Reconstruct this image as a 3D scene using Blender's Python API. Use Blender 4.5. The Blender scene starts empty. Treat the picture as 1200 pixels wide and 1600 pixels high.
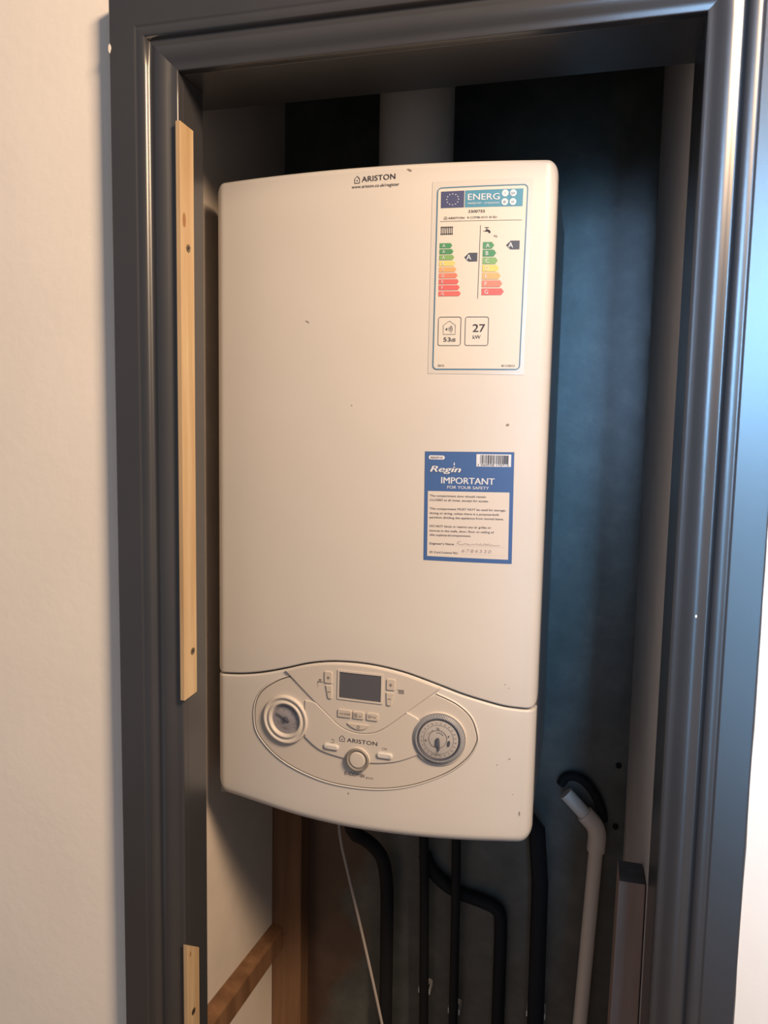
import bpy, bmesh, math, random
from mathutils import Vector, Matrix

random.seed(7)
S = bpy.context.scene
COL = S.collection

# ------------------------------------------------------------------ camera
cam_data = bpy.data.cameras.new('camera')
cam = bpy.data.objects.new('camera', cam_data)
COL.objects.link(cam)
cam_data.sensor_fit = 'VERTICAL'
cam_data.sensor_height = 36.0
cam_data.lens = 1202 / 1600 * 36.0
cam_data.clip_start = 0.02
RT = (0.966286, 0.25681, 0.018466)
UP = (-0.044089, 0.094377, 0.99456)
FW = (-0.25367, 0.961843, -0.102517)
cam.matrix_world = Matrix(((RT[0], UP[0], -FW[0], 0.24169),
                           (RT[1], UP[1], -FW[1], -0.861),
                           (RT[2], UP[2], -FW[2], 1.6098),
                           (0, 0, 0, 1)))
S.camera = cam

# ------------------------------------------------------------------ light and exposure
S.view_settings.view_transform = 'Standard'
S.view_settings.look = 'None'
S.view_settings.gamma = 1.0
S.view_settings.use_curve_mapping = False
S.view_settings.exposure = 0.0

world = bpy.data.worlds.new('hall_world')
S.world = world
world.use_nodes = True
bg = world.node_tree.nodes['Background']
bg.inputs[0].default_value = (0.92, 0.92, 1.0, 1)
bg.inputs[1].default_value = 0.27


def area(name, loc, target, sx, sy, power, color, spread=180):
    d = bpy.data.lights.new(name, 'AREA')
    d.shape = 'RECTANGLE'
    d.size, d.size_y = sx, sy
    d.energy = power
    d.color = color
    d.spread = math.radians(spread)
    o = bpy.data.objects.new(name, d)
    COL.objects.link(o)
    o.location = loc
    o.rotation_euler = (Vector(target) - Vector(loc)).to_track_quat('-Z', 'Y').to_euler()
    return o


WARM = (1.0, 0.70, 0.45)
area('hall_ceiling_light', (1.08, -0.90, 2.50), (0.0, 0.0, 1.6), 0.40, 0.40, 54, WARM)
COOL = (0.25, 0.60, 1.0)
area('added_cool_glare_light', (0.71, -1.70, 1.98), (0.80, -0.118, 1.74), 0.30, 0.66, 4.2, COOL, 46)  # added cool lamp without a known source, for blue sheen on the right architrave
area('added_cool_low_light', (0.71, -1.70, 1.10), (0.80, -0.118, 1.30), 0.30, 1.05, 1.4, COOL, 46)  # added dimmer lamp that carries the blue sheen down the architrave
area('added_cool_side_light', (0.40, -1.70, 1.98), (0.63, 0.29, 1.74), 0.14, 0.66, 0.80, (0.38, 0.62, 1.0), 30)  # added narrow lamp that tints the back wall blue right of the boiler


# ------------------------------------------------------------------ colour helpers
def lin(c):
    c /= 255.0
    return c / 12.92 if c <= 0.04045 else ((c + 0.055) / 1.055) ** 2.4


def srgb(r, g, b):
    return (lin(r), lin(g), lin(b))


REF = srgb(228, 198, 168)


def ph(r, g, b):
    """albedo of a thing that shows this colour under the hall's warm light"""
    return tuple(min(0.9, 0.58 * lin(c) / w) for c, w in zip((r, g, b), REF))


def new_mat(name):
    m = bpy.data.materials.new(name)
    m.use_nodes = True
    nt = m.node_tree
    return m, nt, nt.nodes['Principled BSDF']


def coords(nt, scale=(1, 1, 1)):
    tc = nt.nodes.new('ShaderNodeTexCoord')
    mp = nt.nodes.new('ShaderNodeMapping')
    mp.inputs['Scale'].default_value = scale
    nt.links.new(tc.outputs['Object'], mp.inputs['Vector'])
    return mp.outputs['Vector']


def noise(nt, vec, scale, detail=4, rough=0.55):
    n = nt.nodes.new('ShaderNodeTexNoise')
    n.inputs['Scale'].default_value = scale
    n.inputs['Detail'].default_value = detail
    n.inputs['Roughness'].default_value = rough
    nt.links.new(vec, n.inputs['Vector'])
    return n.outputs['Fac']


def ramp(nt, fac, stops):
    r = nt.nodes.new('ShaderNodeValToRGB')
    els = r.color_ramp.elements
    while len(els) < len(stops):
        els.new(0.5)
    for e, (p, c) in zip(els, stops):
        e.position = p
        e.color = (*c, 1)
    nt.links.new(fac, r.inputs['Fac'])
    return r.outputs['Color']


def bump(nt, b, height, strength=0.2, dist=0.001):
    n = nt.nodes.new('ShaderNodeBump')
    n.inputs['Strength'].default_value = strength
    n.inputs['Distance'].default_value = dist
    nt.links.new(height, n.inputs['Height'])
    nt.links.new(n.outputs['Normal'], b.inputs['Normal'])


def plain(name, col, rough=0.5, metal=0.0, spec=0.5, bumps=None, vary=0.0):
    m, nt, b = new_mat(name)
    b.inputs['Base Color'].default_value = (*col, 1)
    b.inputs['Roughness'].default_value = rough
    b.inputs['Metallic'].default_value = metal
    b.inputs['Specular IOR Level'].default_value = spec
    v = coords(nt)
    if vary:
        f = noise(nt, v, 9.0, 5)
        c = ramp(nt, f, [(0.3, tuple(x * (1 - vary) for x in col)), (0.7, tuple(min(1, x * (1 + vary * 0.4)) for x in col))])
        nt.links.new(c, b.inputs['Base Color'])
    if bumps:
        bump(nt, b, noise(nt, v, bumps[0], 3), bumps[1], bumps[2])
    return m


def wood(name, dark, light, rough=0.55, grain=60.0):
    m, nt, b = new_mat(name)
    v = coords(nt, (1, 1, 0.06))
    f = noise(nt, v, grain, 6, 0.6)
    c = ramp(nt, f, [(0.28, dark), (0.5, tuple((a + d) / 2 for a, d in zip(dark, light))), (0.68, light)])
    nt.links.new(c, b.inputs['Base Color'])
    b.inputs['Roughness'].default_value = rough
    bump(nt, b, f, 0.25, 0.0006)
    return m


M = {}
M['wall'] = plain('cream_wall_paint', (0.83, 0.80, 0.76), 0.75, spec=0.25, bumps=(70, 0.25, 0.0012), vary=0.03)
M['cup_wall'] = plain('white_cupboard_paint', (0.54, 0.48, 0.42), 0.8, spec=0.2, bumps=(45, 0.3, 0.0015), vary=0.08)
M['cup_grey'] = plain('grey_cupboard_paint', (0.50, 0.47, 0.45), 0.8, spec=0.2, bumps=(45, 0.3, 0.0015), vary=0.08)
M['paint'] = plain('charcoal_gloss_paint', (0.034, 0.035, 0.040), 0.38, spec=0.35, bumps=(30, 0.06, 0.0006), vary=0.12)
pb = M['paint'].node_tree.nodes['Principled BSDF']
pb.inputs['Coat Weight'].default_value = 1.0
pb.inputs['Coat Roughness'].default_value = 0.30
pb.inputs['Coat IOR'].default_value = 1.58
M['shell'] = plain('white_enamel', (0.58, 0.57, 0.56), 0.42, spec=0.4, bumps=(420, 0.03, 0.0003), vary=0.025)
M['panel'] = plain('ivory_plastic', (0.55, 0.52, 0.49), 0.42, spec=0.4, vary=0.02)
M['case'] = plain('grey_white_casing', (0.36, 0.35, 0.34), 0.5)
M['gap_shade'] = plain('seam_shade', (0.10, 0.085, 0.07), 0.9)
M['screen'] = plain('lcd_glass', (0.085, 0.088, 0.105), 0.16, spec=0.5)
M['ink'] = plain('black_ink', ph(70, 60, 58), 0.6, spec=0.2)
M['grey_ink'] = plain('grey_ink', ph(135, 112, 95), 0.6, spec=0.2)
M['paper'] = plain('label_paper', ph(231, 199, 165), 0.38, spec=0.4, vary=0.02)
M['film'] = plain('clear_film_edge', ph(222, 192, 162), 0.25, spec=0.5)
M['blue_line'] = plain('blue_print', ph(84, 118, 128), 0.5)
M['teal'] = plain('teal_print', ph(84, 136, 142), 0.45)
M['flag'] = plain('navy_print', ph(80, 76, 96), 0.45)
M['white_print'] = plain('white_print', ph(232, 210, 190), 0.5)
M['black_tag'] = plain('charcoal_print', ph(80, 76, 76), 0.45)
M['safe_blue'] = plain('royal_blue_print', ph(70, 94, 128), 0.5)
M['safe_paper'] = plain('white_sticker_paper', ph(230, 196, 164), 0.5)
M['red_ink'] = plain('dark_red_print', ph(120, 70, 60), 0.5)
M['pencil'] = plain('biro_line', ph(178, 142, 125), 0.7)
M['dial'] = plain('gauge_face', ph(172, 148, 132), 0.3, spec=0.4)
M['teeth'] = plain('grey_timer_plastic', ph(186, 166, 148), 0.45)
M['teeth_dark'] = plain('charcoal_timer_plastic', ph(84, 76, 76), 0.5)
M['timer_face'] = plain('timer_face_plastic', ph(196, 168, 142), 0.4)
M['knob_ring'] = plain('taupe_knob_plastic', ph(150, 126, 102), 0.45)
M['button'] = plain('button_plastic', (0.52, 0.48, 0.44), 0.4)
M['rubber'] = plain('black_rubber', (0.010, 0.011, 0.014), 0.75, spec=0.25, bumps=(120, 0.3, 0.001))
M['pvc'] = plain('white_pvc', (0.74, 0.66, 0.60), 0.35)
M['flue'] = plain('flue_enamel', (0.58, 0.55, 0.51), 0.45)
M['cable'] = plain('grey_cable_sheath', (0.32, 0.29, 0.27), 0.5)
M['clip'] = plain('white_nylon', (0.7, 0.69, 0.67), 0.5)
M['steel'] = plain('dull_steel', (0.30, 0.24, 0.17), 0.4, metal=0.8)
M['chip'] = plain('bare_plaster', (0.8, 0.76, 0.7), 0.9)
M['grime'] = plain('brown_scuff', ph(165, 132, 105), 0.7)
M['pine'] = wood('raw_pine', ph(182, 130, 80), ph(214, 165, 112), 0.5, 55)
M['knot'] = plain('pine_knot', ph(160, 100, 55), 0.6)
M['timber'] = wood('brown_stained_timber', (0.10, 0.048, 0.022), (0.20, 0.105, 0.052), 0.6, 45)
M['grey_timber'] = wood('grubby_softwood', (0.24, 0.16, 0.13), (0.36, 0.26, 0.22), 0.7, 40)

M['end_grain'] = wood('dark_end_grain', (0.035, 0.036, 0.042), (0.07, 0.07, 0.078), 0.8, 50)

# back wall: dark paint, browned plaster low on the left, blotches
m, nt, b = new_mat('dark_patchy_plaster')
v = coords(nt)
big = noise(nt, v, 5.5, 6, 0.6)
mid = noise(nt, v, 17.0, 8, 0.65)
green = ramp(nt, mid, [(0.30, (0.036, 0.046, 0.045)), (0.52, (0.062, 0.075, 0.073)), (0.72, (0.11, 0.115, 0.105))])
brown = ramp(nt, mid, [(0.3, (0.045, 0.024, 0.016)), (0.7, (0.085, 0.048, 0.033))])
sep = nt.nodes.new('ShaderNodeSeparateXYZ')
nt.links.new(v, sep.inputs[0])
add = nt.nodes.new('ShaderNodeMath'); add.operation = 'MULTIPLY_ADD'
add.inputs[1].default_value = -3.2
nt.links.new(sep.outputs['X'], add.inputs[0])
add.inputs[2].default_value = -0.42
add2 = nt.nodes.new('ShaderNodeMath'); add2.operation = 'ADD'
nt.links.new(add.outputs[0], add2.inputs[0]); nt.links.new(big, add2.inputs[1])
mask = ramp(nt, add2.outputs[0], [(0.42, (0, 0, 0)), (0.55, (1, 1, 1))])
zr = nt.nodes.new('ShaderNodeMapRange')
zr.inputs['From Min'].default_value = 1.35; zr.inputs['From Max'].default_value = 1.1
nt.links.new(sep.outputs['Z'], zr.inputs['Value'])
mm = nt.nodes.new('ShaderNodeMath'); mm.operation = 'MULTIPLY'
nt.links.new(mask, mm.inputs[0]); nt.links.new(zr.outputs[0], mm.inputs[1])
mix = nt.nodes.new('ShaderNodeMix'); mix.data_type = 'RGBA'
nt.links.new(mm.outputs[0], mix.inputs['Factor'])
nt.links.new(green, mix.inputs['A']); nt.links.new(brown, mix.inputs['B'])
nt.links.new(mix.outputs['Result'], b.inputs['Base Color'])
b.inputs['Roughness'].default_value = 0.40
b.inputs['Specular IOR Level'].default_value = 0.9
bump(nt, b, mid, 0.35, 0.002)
M['back'] = m


# ------------------------------------------------------------------ object helpers
def tag(o, label=None, cat=None, group=None, kind=None):
    if label: o['label'] = label
    if cat: o['category'] = cat
    if group: o['group'] = group
    if kind: o['kind'] = kind
    return o


def put_parent(o, p):
    o.parent = p
    if p.parent is None:                      # shapes are drawn in world coordinates
        o.matrix_parent_inverse = Matrix.Translation(-Vector(p.location))


def thing(name, label, cat, loc, group=None):
    o = bpy.data.objects.new(name, None)
    COL.objects.link(o)
    o.empty_display_size = 0.05
    o.location = loc
    return tag(o, label, cat, group)


def obj(name, bm, mats, parent=None, smooth=True, angle=35):
    bmesh.ops.recalc_face_normals(bm, faces=bm.faces[:])
    me = bpy.data.meshes.new(name)
    bm.to_mesh(me)
    bm.free()
    for mt in (mats if isinstance(mats, (list, tuple)) else [mats]):
        me.materials.append(mt)
    if smooth:
        me.shade_smooth()
        me.set_sharp_from_angle(angle=math.radians(angle))
    o = bpy.data.objects.new(name, me)
    COL.objects.link(o)
    if parent is not None:
        put_parent(o, parent)
    return o


def bevel_mod(o, w, seg=2, angle=40):
    md = o.modifiers.new('bevel', 'BEVEL')
    md.width = w
    md.segments = seg
    md.limit_method = 'ANGLE'
    md.angle_limit = math.radians(angle)
    return o


def add_box(bm, x0, x1, y0, y1, z0, z1, mi=0):
    vs = [bm.verts.new((x, y, z)) for x in (x0, x1) for y in (y0, y1) for z in (z0, z1)]
    for idx in ((0, 1, 3, 2), (4, 6, 7, 5), (0, 4, 5, 1), (2, 3, 7, 6), (0, 2, 6, 4), (1, 5, 7, 3)):
        f = bm.faces.new([vs[i] for i in idx])
        f.material_index = mi


def add_hex(bm, corners, mi=0):
    """corners: 8 points, order as add_box"""
    vs = [bm.verts.new(c) for c in corners]
    for idx in ((0, 1, 3, 2), (4, 6, 7, 5), (0, 4, 5, 1), (2, 3, 7, 6), (0, 2, 6, 4), (1, 5, 7, 3)):
        f = bm.faces.new([vs[i] for i in idx])
        f.material_index = mi


def add_tube(bm, pts, r, n=20, cap=True, mi=0):
    pts = [Vector(p) for p in pts]
    rs = r if isinstance(r, (list, tuple)) else [r] * len(pts)
    rings = []
    ref = Vector((0.3, 0.9, 0.1)).normalized()
    for i, p in enumerate(pts):
        a = pts[max(0, i - 1)]
        c = pts[min(len(pts) - 1, i + 1)]
        d = (c - a).normalized()
        u = (ref - d * ref.dot(d)).normalized()
        w = d.cross(u)
        rings.append([bm.verts.new(p + (u * math.cos(t) + w * math.sin(t)) * rs[i])
                      for t in [2 * math.pi * k / n for k in range(n)]])
    for a, c in zip(rings, rings[1:]):
        for k in range(n):
            f = bm.faces.new((a[k], a[(k + 1) % n], c[(k + 1) % n], c[k]))
            f.material_index = mi
    if cap:
        for rg in (rings[0], rings[-1]):
            f = bm.faces.new(rg)
            f.material_index = mi


def smooth_path(pts, it=2):
    pts = [Vector(p) for p in pts]
    for _ in range(it):
        out = [pts[0]]
        for a, c in zip(pts, pts[1:]):
            out += [a * 0.75 + c * 0.25, a * 0.25 + c * 0.75]
        out.append(pts[-1])
        pts = out
    return pts


# ------------------------------------------------------------------ the setting
# clear opening 0.509 wide, 1.977 high; hall side face of the wall at y = -0.10
XL, XR, ZH = -0.185, 0.324, 1.977
YW = -0.100

bm = bmesh.new()
add_box(bm, -1.7, -0.2305, YW, -0.056, 0, 2.5)
add_box(bm, 0.3705, 1.7, YW, -0.012, 0, 2.5)
add_box(bm, -0.2305, 0.3705, YW, -0.012, 2.0205, 2.5)
tag(obj('wall_front', bm, M['wall'], smooth=False), 'cream painted hall wall around the cupboard doorway', kind='structure')

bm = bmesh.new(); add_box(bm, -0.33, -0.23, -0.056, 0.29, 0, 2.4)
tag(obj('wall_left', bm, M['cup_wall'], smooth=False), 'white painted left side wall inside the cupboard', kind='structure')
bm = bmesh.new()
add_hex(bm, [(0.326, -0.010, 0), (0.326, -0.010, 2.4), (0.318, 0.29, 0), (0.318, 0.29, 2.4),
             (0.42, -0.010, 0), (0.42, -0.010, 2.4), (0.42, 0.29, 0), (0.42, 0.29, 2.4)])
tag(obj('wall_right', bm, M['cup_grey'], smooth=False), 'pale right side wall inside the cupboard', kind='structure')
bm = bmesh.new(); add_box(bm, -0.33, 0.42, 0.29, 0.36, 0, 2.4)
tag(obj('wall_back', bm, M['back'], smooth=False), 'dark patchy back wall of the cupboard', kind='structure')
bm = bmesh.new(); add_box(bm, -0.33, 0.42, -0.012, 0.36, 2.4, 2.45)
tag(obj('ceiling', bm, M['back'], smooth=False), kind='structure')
bm = bmesh.new(); add_box(bm, -1.7, 1.7, -2.6, 0.36, -0.05, 0)
tag(obj('floor', bm, plain('brown_floor', (0.22, 0.16, 0.11), 0.6), smooth=False), kind='structure')

# jamb linings
bm = bmesh.new(); add_box(bm, -0.23, XL, YW, -0.056, 0, ZH)
tag(bevel_mod(obj('trim_1', bm, M['paint'], smooth=False), 0.001), 'charcoal painted left jamb lining', kind='structure')
bm = bmesh.new(); add_box(bm, 0.3255, 0.370, YW, -0.012, 0, ZH)
tag(bevel_mod(obj('trim_2', bm, M['paint'], smooth=False), 0.001), 'charcoal painted right jamb lining', kind='structure')
bm = bmesh.new(); add_box(bm, -0.23, 0.370, YW, -0.012, ZH, 2.020)
tag(bevel_mod(obj('trim_3', bm, M['paint'], smooth=False), 0.001), 'charcoal painted head lining over the doorway', kind='structure')

# moulded architrave: (distance from outer edge, thickness)
PROF = [(0.0, 0.0), (0.0, 0.0165), (0.0006, 0.0176), (0.0015, 0.018), (0.0022, 0.018), (0.0290, 0.018), (0.0295, 0.018), (0.0304, 0.0176), (0.0314, 0.0171),
        (0.0327, 0.0173), (0.0345, 0.0177), (0.0370, 0.0179), (0.0395, 0.0176), (0.0415, 0.0168), (0.0428, 0.0153),
        (0.0436, 0.0135), (0.0450, 0.0124), (0.0470, 0.0126), (0.0500, 0.0140), (0.0535, 0.0153), (0.0570, 0.0156),
        (0.0605, 0.0148), (0.0640, 0.0130), (0.0670, 0.0112), (0.0690, 0.0104), (0.0720, 0.0100), (0.0740, 0.0098),
        (0.0748, 0.0090), (0.075, 0.0080), (0.075, 0.0)]
XO0, XO1, ZO = XL - 0.075, XR + 0.075, ZH + 0.075


def loft(bm, sections):
    rows = [[bm.verts.new(p) for p in s] for s in sections]
    n = len(rows[0])
    for a, c in zip(rows, rows[1:]):
        for k in range(n - 1):
            bm.faces.new((a[k], a[k + 1], c[k + 1], c[k]))
    bm.faces.new(rows[0]); bm.faces.new(rows[-1])


def arch_upright(x_out, sgn):
    bm = bmesh.new()
    secs = []
    steps = 70
    for i in range(steps + 1):
        fr = i / steps
        row = []
        for k, (t, d) in enumerate(PROF):
            zt = ZO - t
            z = zt * fr
            wob = 0.0
            if k <= 1:                                   # ragged brushed paint edge against the wall
                wob = random.uniform(-0.0010, 0.0006) if k == 0 else random.uniform(-0.0006, 0.0003)
            row.append((x_out + sgn * (t + wob), YW - d, z))
        secs.append(row)
    loft(bm, secs)
    return bm


tag(obj('trim_4', arch_upright(XO0, 1), M['paint'], angle=60), 'dark moulded architrave left of the doorway', kind='structure')
tag(obj('trim_5', arch_upright(XO1, -1), M['paint'], angle=60), 'dark moulded architrave right of the doorway', kind='structure')
bm = bmesh.new()
loft(bm, [[(XO0 + t, YW - d, ZO - t) for t, d in PROF], [(XO1 - t, YW - d, ZO - t) for t, d in PROF]])
tag(obj('trim_6', bm, M['paint'], angle=60), 'dark moulded architrave across the top of the doorway', kind='structure')

# chips where the dark paint has come away
def chip(name, x, y, z, w, h, parent=None):
    bm = bmesh.new()
    n = 9
    front = [bm.verts.new((x + w * math.cos(2 * math.pi * k / n) * random.uniform(.6, 1), y,
                           z + h * math.sin(2 * math.pi * k / n) * random.uniform(.6, 1))) for k in range(n)]
    f = bm.faces.new(front)
    ex = bmesh.ops.extrude_face_region(bm, geom=[f])
    for vv in ex['geom']:
        if isinstance(vv, bmesh.types.BMVert):
            vv.co.y += 0.0006
    return obj(name, bm, M['chip'], parent, smooth=False)


tag(chip('paint_chip', -0.2592, -0.1184, 2.0025, 0.0022, 0.0050), 'white paint chip on the outer edge of the left architrave near its top', 'paint chip')
tag(chip('paint_chip', 0.3437, -0.1163, 1.447, 0.0011, 0.0018), 'tiny white paint fleck midway up the right architrave', 'paint chip')


# ------------------------------------------------------------------ pine strips on the left jamb
def strip(label, y0, y1, zt0, zt1, zb0, zb1, screws, knots):
    """front edge y0, back edge y1; top and bottom heights at front / back"""
    t = thing('wooden_strip', label, 'wooden strip', (XL + 0.003, (y0 + y1) / 2, min(zb0, zb1)), 'pine strips on the left jamb')
    x0, x1 = XL + 0.0002, XL + 0.0058
    bm = bmesh.new()
    add_hex(bm, [(x0, y0, zb0), (x0, y0, zt0), (x0, y1, zb1), (x0, y1, zt1),
                 (x1, y0, zb0), (x1, y0, zt0), (x1, y1, zb1), (x1, y1, zt1)])
    for (ky, kz, ry, rz) in knots:
        n = 16
        f = bm.faces.new([bm.verts.new((x1 + 0.0002, ky + ry * math.cos(2 * math.pi * k / n), kz + rz * math.sin(2 * math.pi * k / n))) for k in range(n)])
        f.material_index = 1
    bevel_mod(obj('batten', bm, [M['pine'], M['knot']], t, smooth=False), 0.0006)
    for (sy, sz) in screws:
        bm = bmesh.new()
        n = 18
        for r0, r1, xa, xb in ((0.0, 0.0024, 0.0002, 0.0004), (0.0024, 0.0040, 0.0004, 0.0009)):
            for k in range(n):
                a0, a1 = 2 * math.pi * k / n, 2 * math.pi * (k + 1) / n
                p = [(x1 + xa, sy + r0 * math.cos(a0), sz + r0 * math.sin(a0)), (x1 + xb, sy + r1 * math.cos(a0), sz + r1 * math.sin(a0)),
                     (x1 + xb, sy + r1 * math.cos(a1), sz + r1 * math.sin(a1)), (x1 + xa, sy + r0 * math.cos(a1), sz + r0 * math.sin(a1))]
                if r0 == 0:
                    p = p[:3]
                bm.faces.new([bm.verts.new(q) for q in p])
        for rot in (0.5, 2.07):
            c, s_ = math.cos(rot), math.sin(rot)
            bm.faces.new([bm.verts.new((x1 + 0.0011, sy + c * a - s_ * e, sz + s_ * a + c * e)) for a, e in ((-.0026, -.0004), (.0026, -.0004), (.0026, .0004), (-.0026, .0004))]).material_index = 1
        bmesh.ops.remove_doubles(bm, verts=bm.verts[:], dist=1e-6)
        obj('screw', bm, [M['steel'], M['rubber']], t)
    return t


strip('long raw pine strip screwed to the dark left jamb beside the boiler', -0.1165, -0.0885, 1.9254, 1.925, 1.3096, 1.3111,
      [(-0.1019, 1.8008), (-0.0986, 1.3617)], [(-0.1095, 1.8279, 0.0032, 0.0075)])
strip('short raw pine strip low on the left jamb with a mitred top end', -0.1150, -0.0875, 1.0193, 0.9982, 0.30, 0.30,
      [(-0.1030, 0.9285)], [(-0.1085, 1.004, 0.0015, 0.003)])

# ------------------------------------------------------------------ boiler geometry helpers
HW, XC = 0.1985, -0.0015
BOW = 0.020


def Yf(x):
    return -BOW * (1 - (x / 0.2) ** 2)


def bend(bm, step=0.006):
    """bm drawn flat (y = -height above the front); cut it across x and lay it on the bowed front"""
    xs = [v.co.x for v in bm.verts]
    lo, hi = min(xs), max(xs)
    x = math.ceil(lo / step) * step if step else hi
    while step and x < hi:
        if x > lo + 1e-5 and x < hi - 1e-5:
            bmesh.ops.bisect_plane(bm, geom=bm.verts[:] + bm.edges[:] + bm.faces[:], dist=1e-6, plane_co=(x, 0, 0), plane_no=(1, 0, 0))
        x += step
    for v in bm.verts:
        v.co.y += Yf(v.co.x)


def flat_poly(bm, pts, h, mi=0):
    f = bm.faces.new([bm.verts.new((x, -h, z)) for x, z in pts])
    f.material_index = mi
    if len(pts) > 4:
        for g in bmesh.ops.triangulate(bm, faces=[f])['faces']:
            g.material_index = mi


def flat_rect(bm, x0, x1, z0, z1, h, mi=0):
    flat_poly(bm, [(x0, z0), (x1, z0), (x1, z1), (x0, z1)], h, mi)


def rrect(x0, x1, z0, z1, r, n=5):
    pts = []
    for cx, cz, a in ((x1 - r, z1 - r, 0), (x0 + r, z1 - r, 90), (x0 + r, z0 + r, 180), (x1 - r, z0 + r, 270)):
        for k in range(n + 1):
            t = math.radians(a + 90 * k / n)
            pts.append((cx + r * math.cos(t), cz + r * math.sin(t)))
    return pts


def quad_skew(pts, box, quad):
    """move points drawn in an upright box onto a slightly skewed quad (bl, br, tr, tl)"""
    x0, x1, z0, z1 = box
    out = []
    for x, z in pts:
        u, w = (x - x0) / (x1 - x0), (z - z0) / (z1 - z0)
        a = [(1 - u) * (1 - w), u * (1 - w), u * w, (1 - u) * w]
        out.append((sum(k * q[0] for k, q in zip(a, quad)), sum(k * q[1] for k, q in zip(a, quad))))
    return out


def circle(cx, cz, r, n=32, a0=0, a1=360, rz=None):
    rz = rz or r
    m_ = n if a1 - a0 >= 360 else n + 1
    return [(cx + r * math.cos(math.radians(a0 + (a1 - a0) * k / n)), cz + rz * math.sin(math.radians(a0 + (a1 - a0) * k / n))) for k in range(m_)]


def stroke(bm, pts, w, h, mi=0, closed=False):
    """a printed line of width w"""
    n = len(pts)
    L, R = [], []
    for i in range(n):
        a = pts[(i - 1) % n] if (closed or i) else pts[i]
        c = pts[(i + 1) % n] if (closed or i < n - 1) else pts[i]
        dx, dz = c[0] - a[0], c[1] - a[1]
        d = math.hypot(dx, dz) or 1
        nx, nz = -dz / d * w / 2, dx / d * w / 2
        L.append(bm.verts.new((pts[i][0] + nx, -h, pts[i][1] + nz)))
        R.append(bm.verts.new((pts[i][0] - nx, -h, pts[i][1] - nz)))
    for i in range(n if closed else n - 1):
        j = (i + 1) % n
        bm.faces.new((L[i], L[j], R[j], R[i])).material_index = mi


def solid_ring(bm, outer, inner, h0, h1, mi=0):
    """raised band between two outlines with equal point counts"""
    n = len(outer)
    V = [[bm.verts.new((x, -h, z)) for x, z in pts] for pts, h in ((outer, h0), (outer, h1), (inner, h1), (inner, h0))]
    for a, c in zip(V, V[1:]):
        for k in range(n):
            bm.faces.new((a[k], a[(k + 1) % n], c[(k + 1) % n], c[k])).material_index = mi


def plate(bm, pts, h0, h1, mi=0, inset=0.0005):
    """raised plate with softened rim"""
    n = len(pts)
    cx = sum(p[0] for p in pts) / n; cz = sum(p[1] for p in pts) / n
    area2 = sum(pts[i][0] * pts[(i + 1) % n][1] - pts[(i + 1) % n][0] * pts[i][1] for i in range(n))
    sg = 1 if area2 > 0 else -1
    ins = []
    for i in range(n):
        a, p, c = pts[i - 1], pts[i], pts[(i + 1) % n]
        d1 = Vector((p[0] - a[0], p[1] - a[1])); d2 = Vector((c[0] - p[0], c[1] - p[1]))
        d1 = d1.normalized() if d1.length > 1e-9 else d2.normalized()
        d2 = d2.normalized() if d2.length > 1e-9 else d1
        t = (d1 + d2)
        t = t.normalized() if t.length > 1e-6 else d1
        nn = Vector((-t.y, t.x)) * sg
        ins.append((p[0] + nn.x * inset, p[1] + nn.y * inset))
    r0 = [bm.verts.new((x, -h0, z)) for x, z in pts]
    r1 = [bm.verts.new((x, -(h1 - inset * 0.7), z)) for x, z in pts]
    r2 = [bm.verts.new((x, -h1, z)) for x, z in ins]
    for a, c in ((r0, r1), (r1, r2)):
        for k in range(n):
            bm.faces.new((a[k], a[(k + 1) % n], c[(k + 1) % n], c[k])).material_index = mi
    f = bm.faces.new(r2)
    f.material_index = mi
    for g in bmesh.ops.triangulate(bm, faces=[f])['faces']:
        g.material_index = mi


def lathe(bm, cx, cz, prof, n=64, mi=0, cap=True):
    """prof: (radius, height) from outside to centre"""
    rings = []
    for r, h in prof:
        rings.append([bm.verts.new((cx + r * math.cos(2 * math.pi * k / n), -h, cz + r * math.sin(2 * math.pi * k / n))) for k in range(n)])
    for a, c in zip(rings, rings[1:]):
        for k in range(n):
            bm.faces.new((a[k], a[(k + 1) % n], c[(k + 1) % n], c[k])).material_index = mi
    if cap:
        bm.faces.new(rings[-1]).material_index = mi


def text_into(bm, s, x, z, cap_h, width=None, h=0.0006, mi=0, bold=0.0, rot=0.0, align='LEFT', shear=0.0, spacing=1.0):
    """lettering: baseline start (x, z), capital height, total width"""
    c = bpy.data.curves.new('lettering', 'FONT')
    c.body = s
    c.size = 1.0
    c.shear = shear
    c.space_character = spacing
    c.resolution_u = 3
    o = bpy.data.objects.new('lettering', c)
    COL.objects.link(o)
    dg = bpy.context.evaluated_depsgraph_get()
    me = bpy.data.meshes.new_from_object(o.evaluated_get(dg))
    vs = [v.co.copy() for v in me.vertices]
    fs = [tuple(p.vertices) for p in me.polygons]
    bpy.data.meshes.remove(me)
    bpy.data.objects.remove(o)
    bpy.data.curves.remove(c)
    if not vs:
        return
    x0 = min(p.x for p in vs); x1 = max(p.x for p in vs)
    sz = cap_h / 0.729
    sx = width / (x1 - x0) if width else sz
    w = (x1 - x0) * sx
    off = {'LEFT': 0, 'CENTER': -w / 2, 'RIGHT': -w}[align]
    cr, sr = math.cos(rot), math.sin(rot)
    for j, d in enumerate((0.0,) if bold <= 0.0 else (-bold, 0.0, bold)):
        nv = []
        for p in vs:
            a, e = (p.x - x0) * sx + off + d * cap_h * 1.3, p.y * sz
            nv.append(bm.verts.new((x + a * cr - e * sr, -h - j * 0.00003, z + a * sr + e * cr)))
        for f in fs:
            try:
                bm.faces.new([nv[i] for i in f]).material_index = mi
            except ValueError:
                pass


def decal(name, bm, mats, parent, step=0.008):
    bend(bm, step)
    return obj(name, bm, mats, parent, smooth=False)


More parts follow.
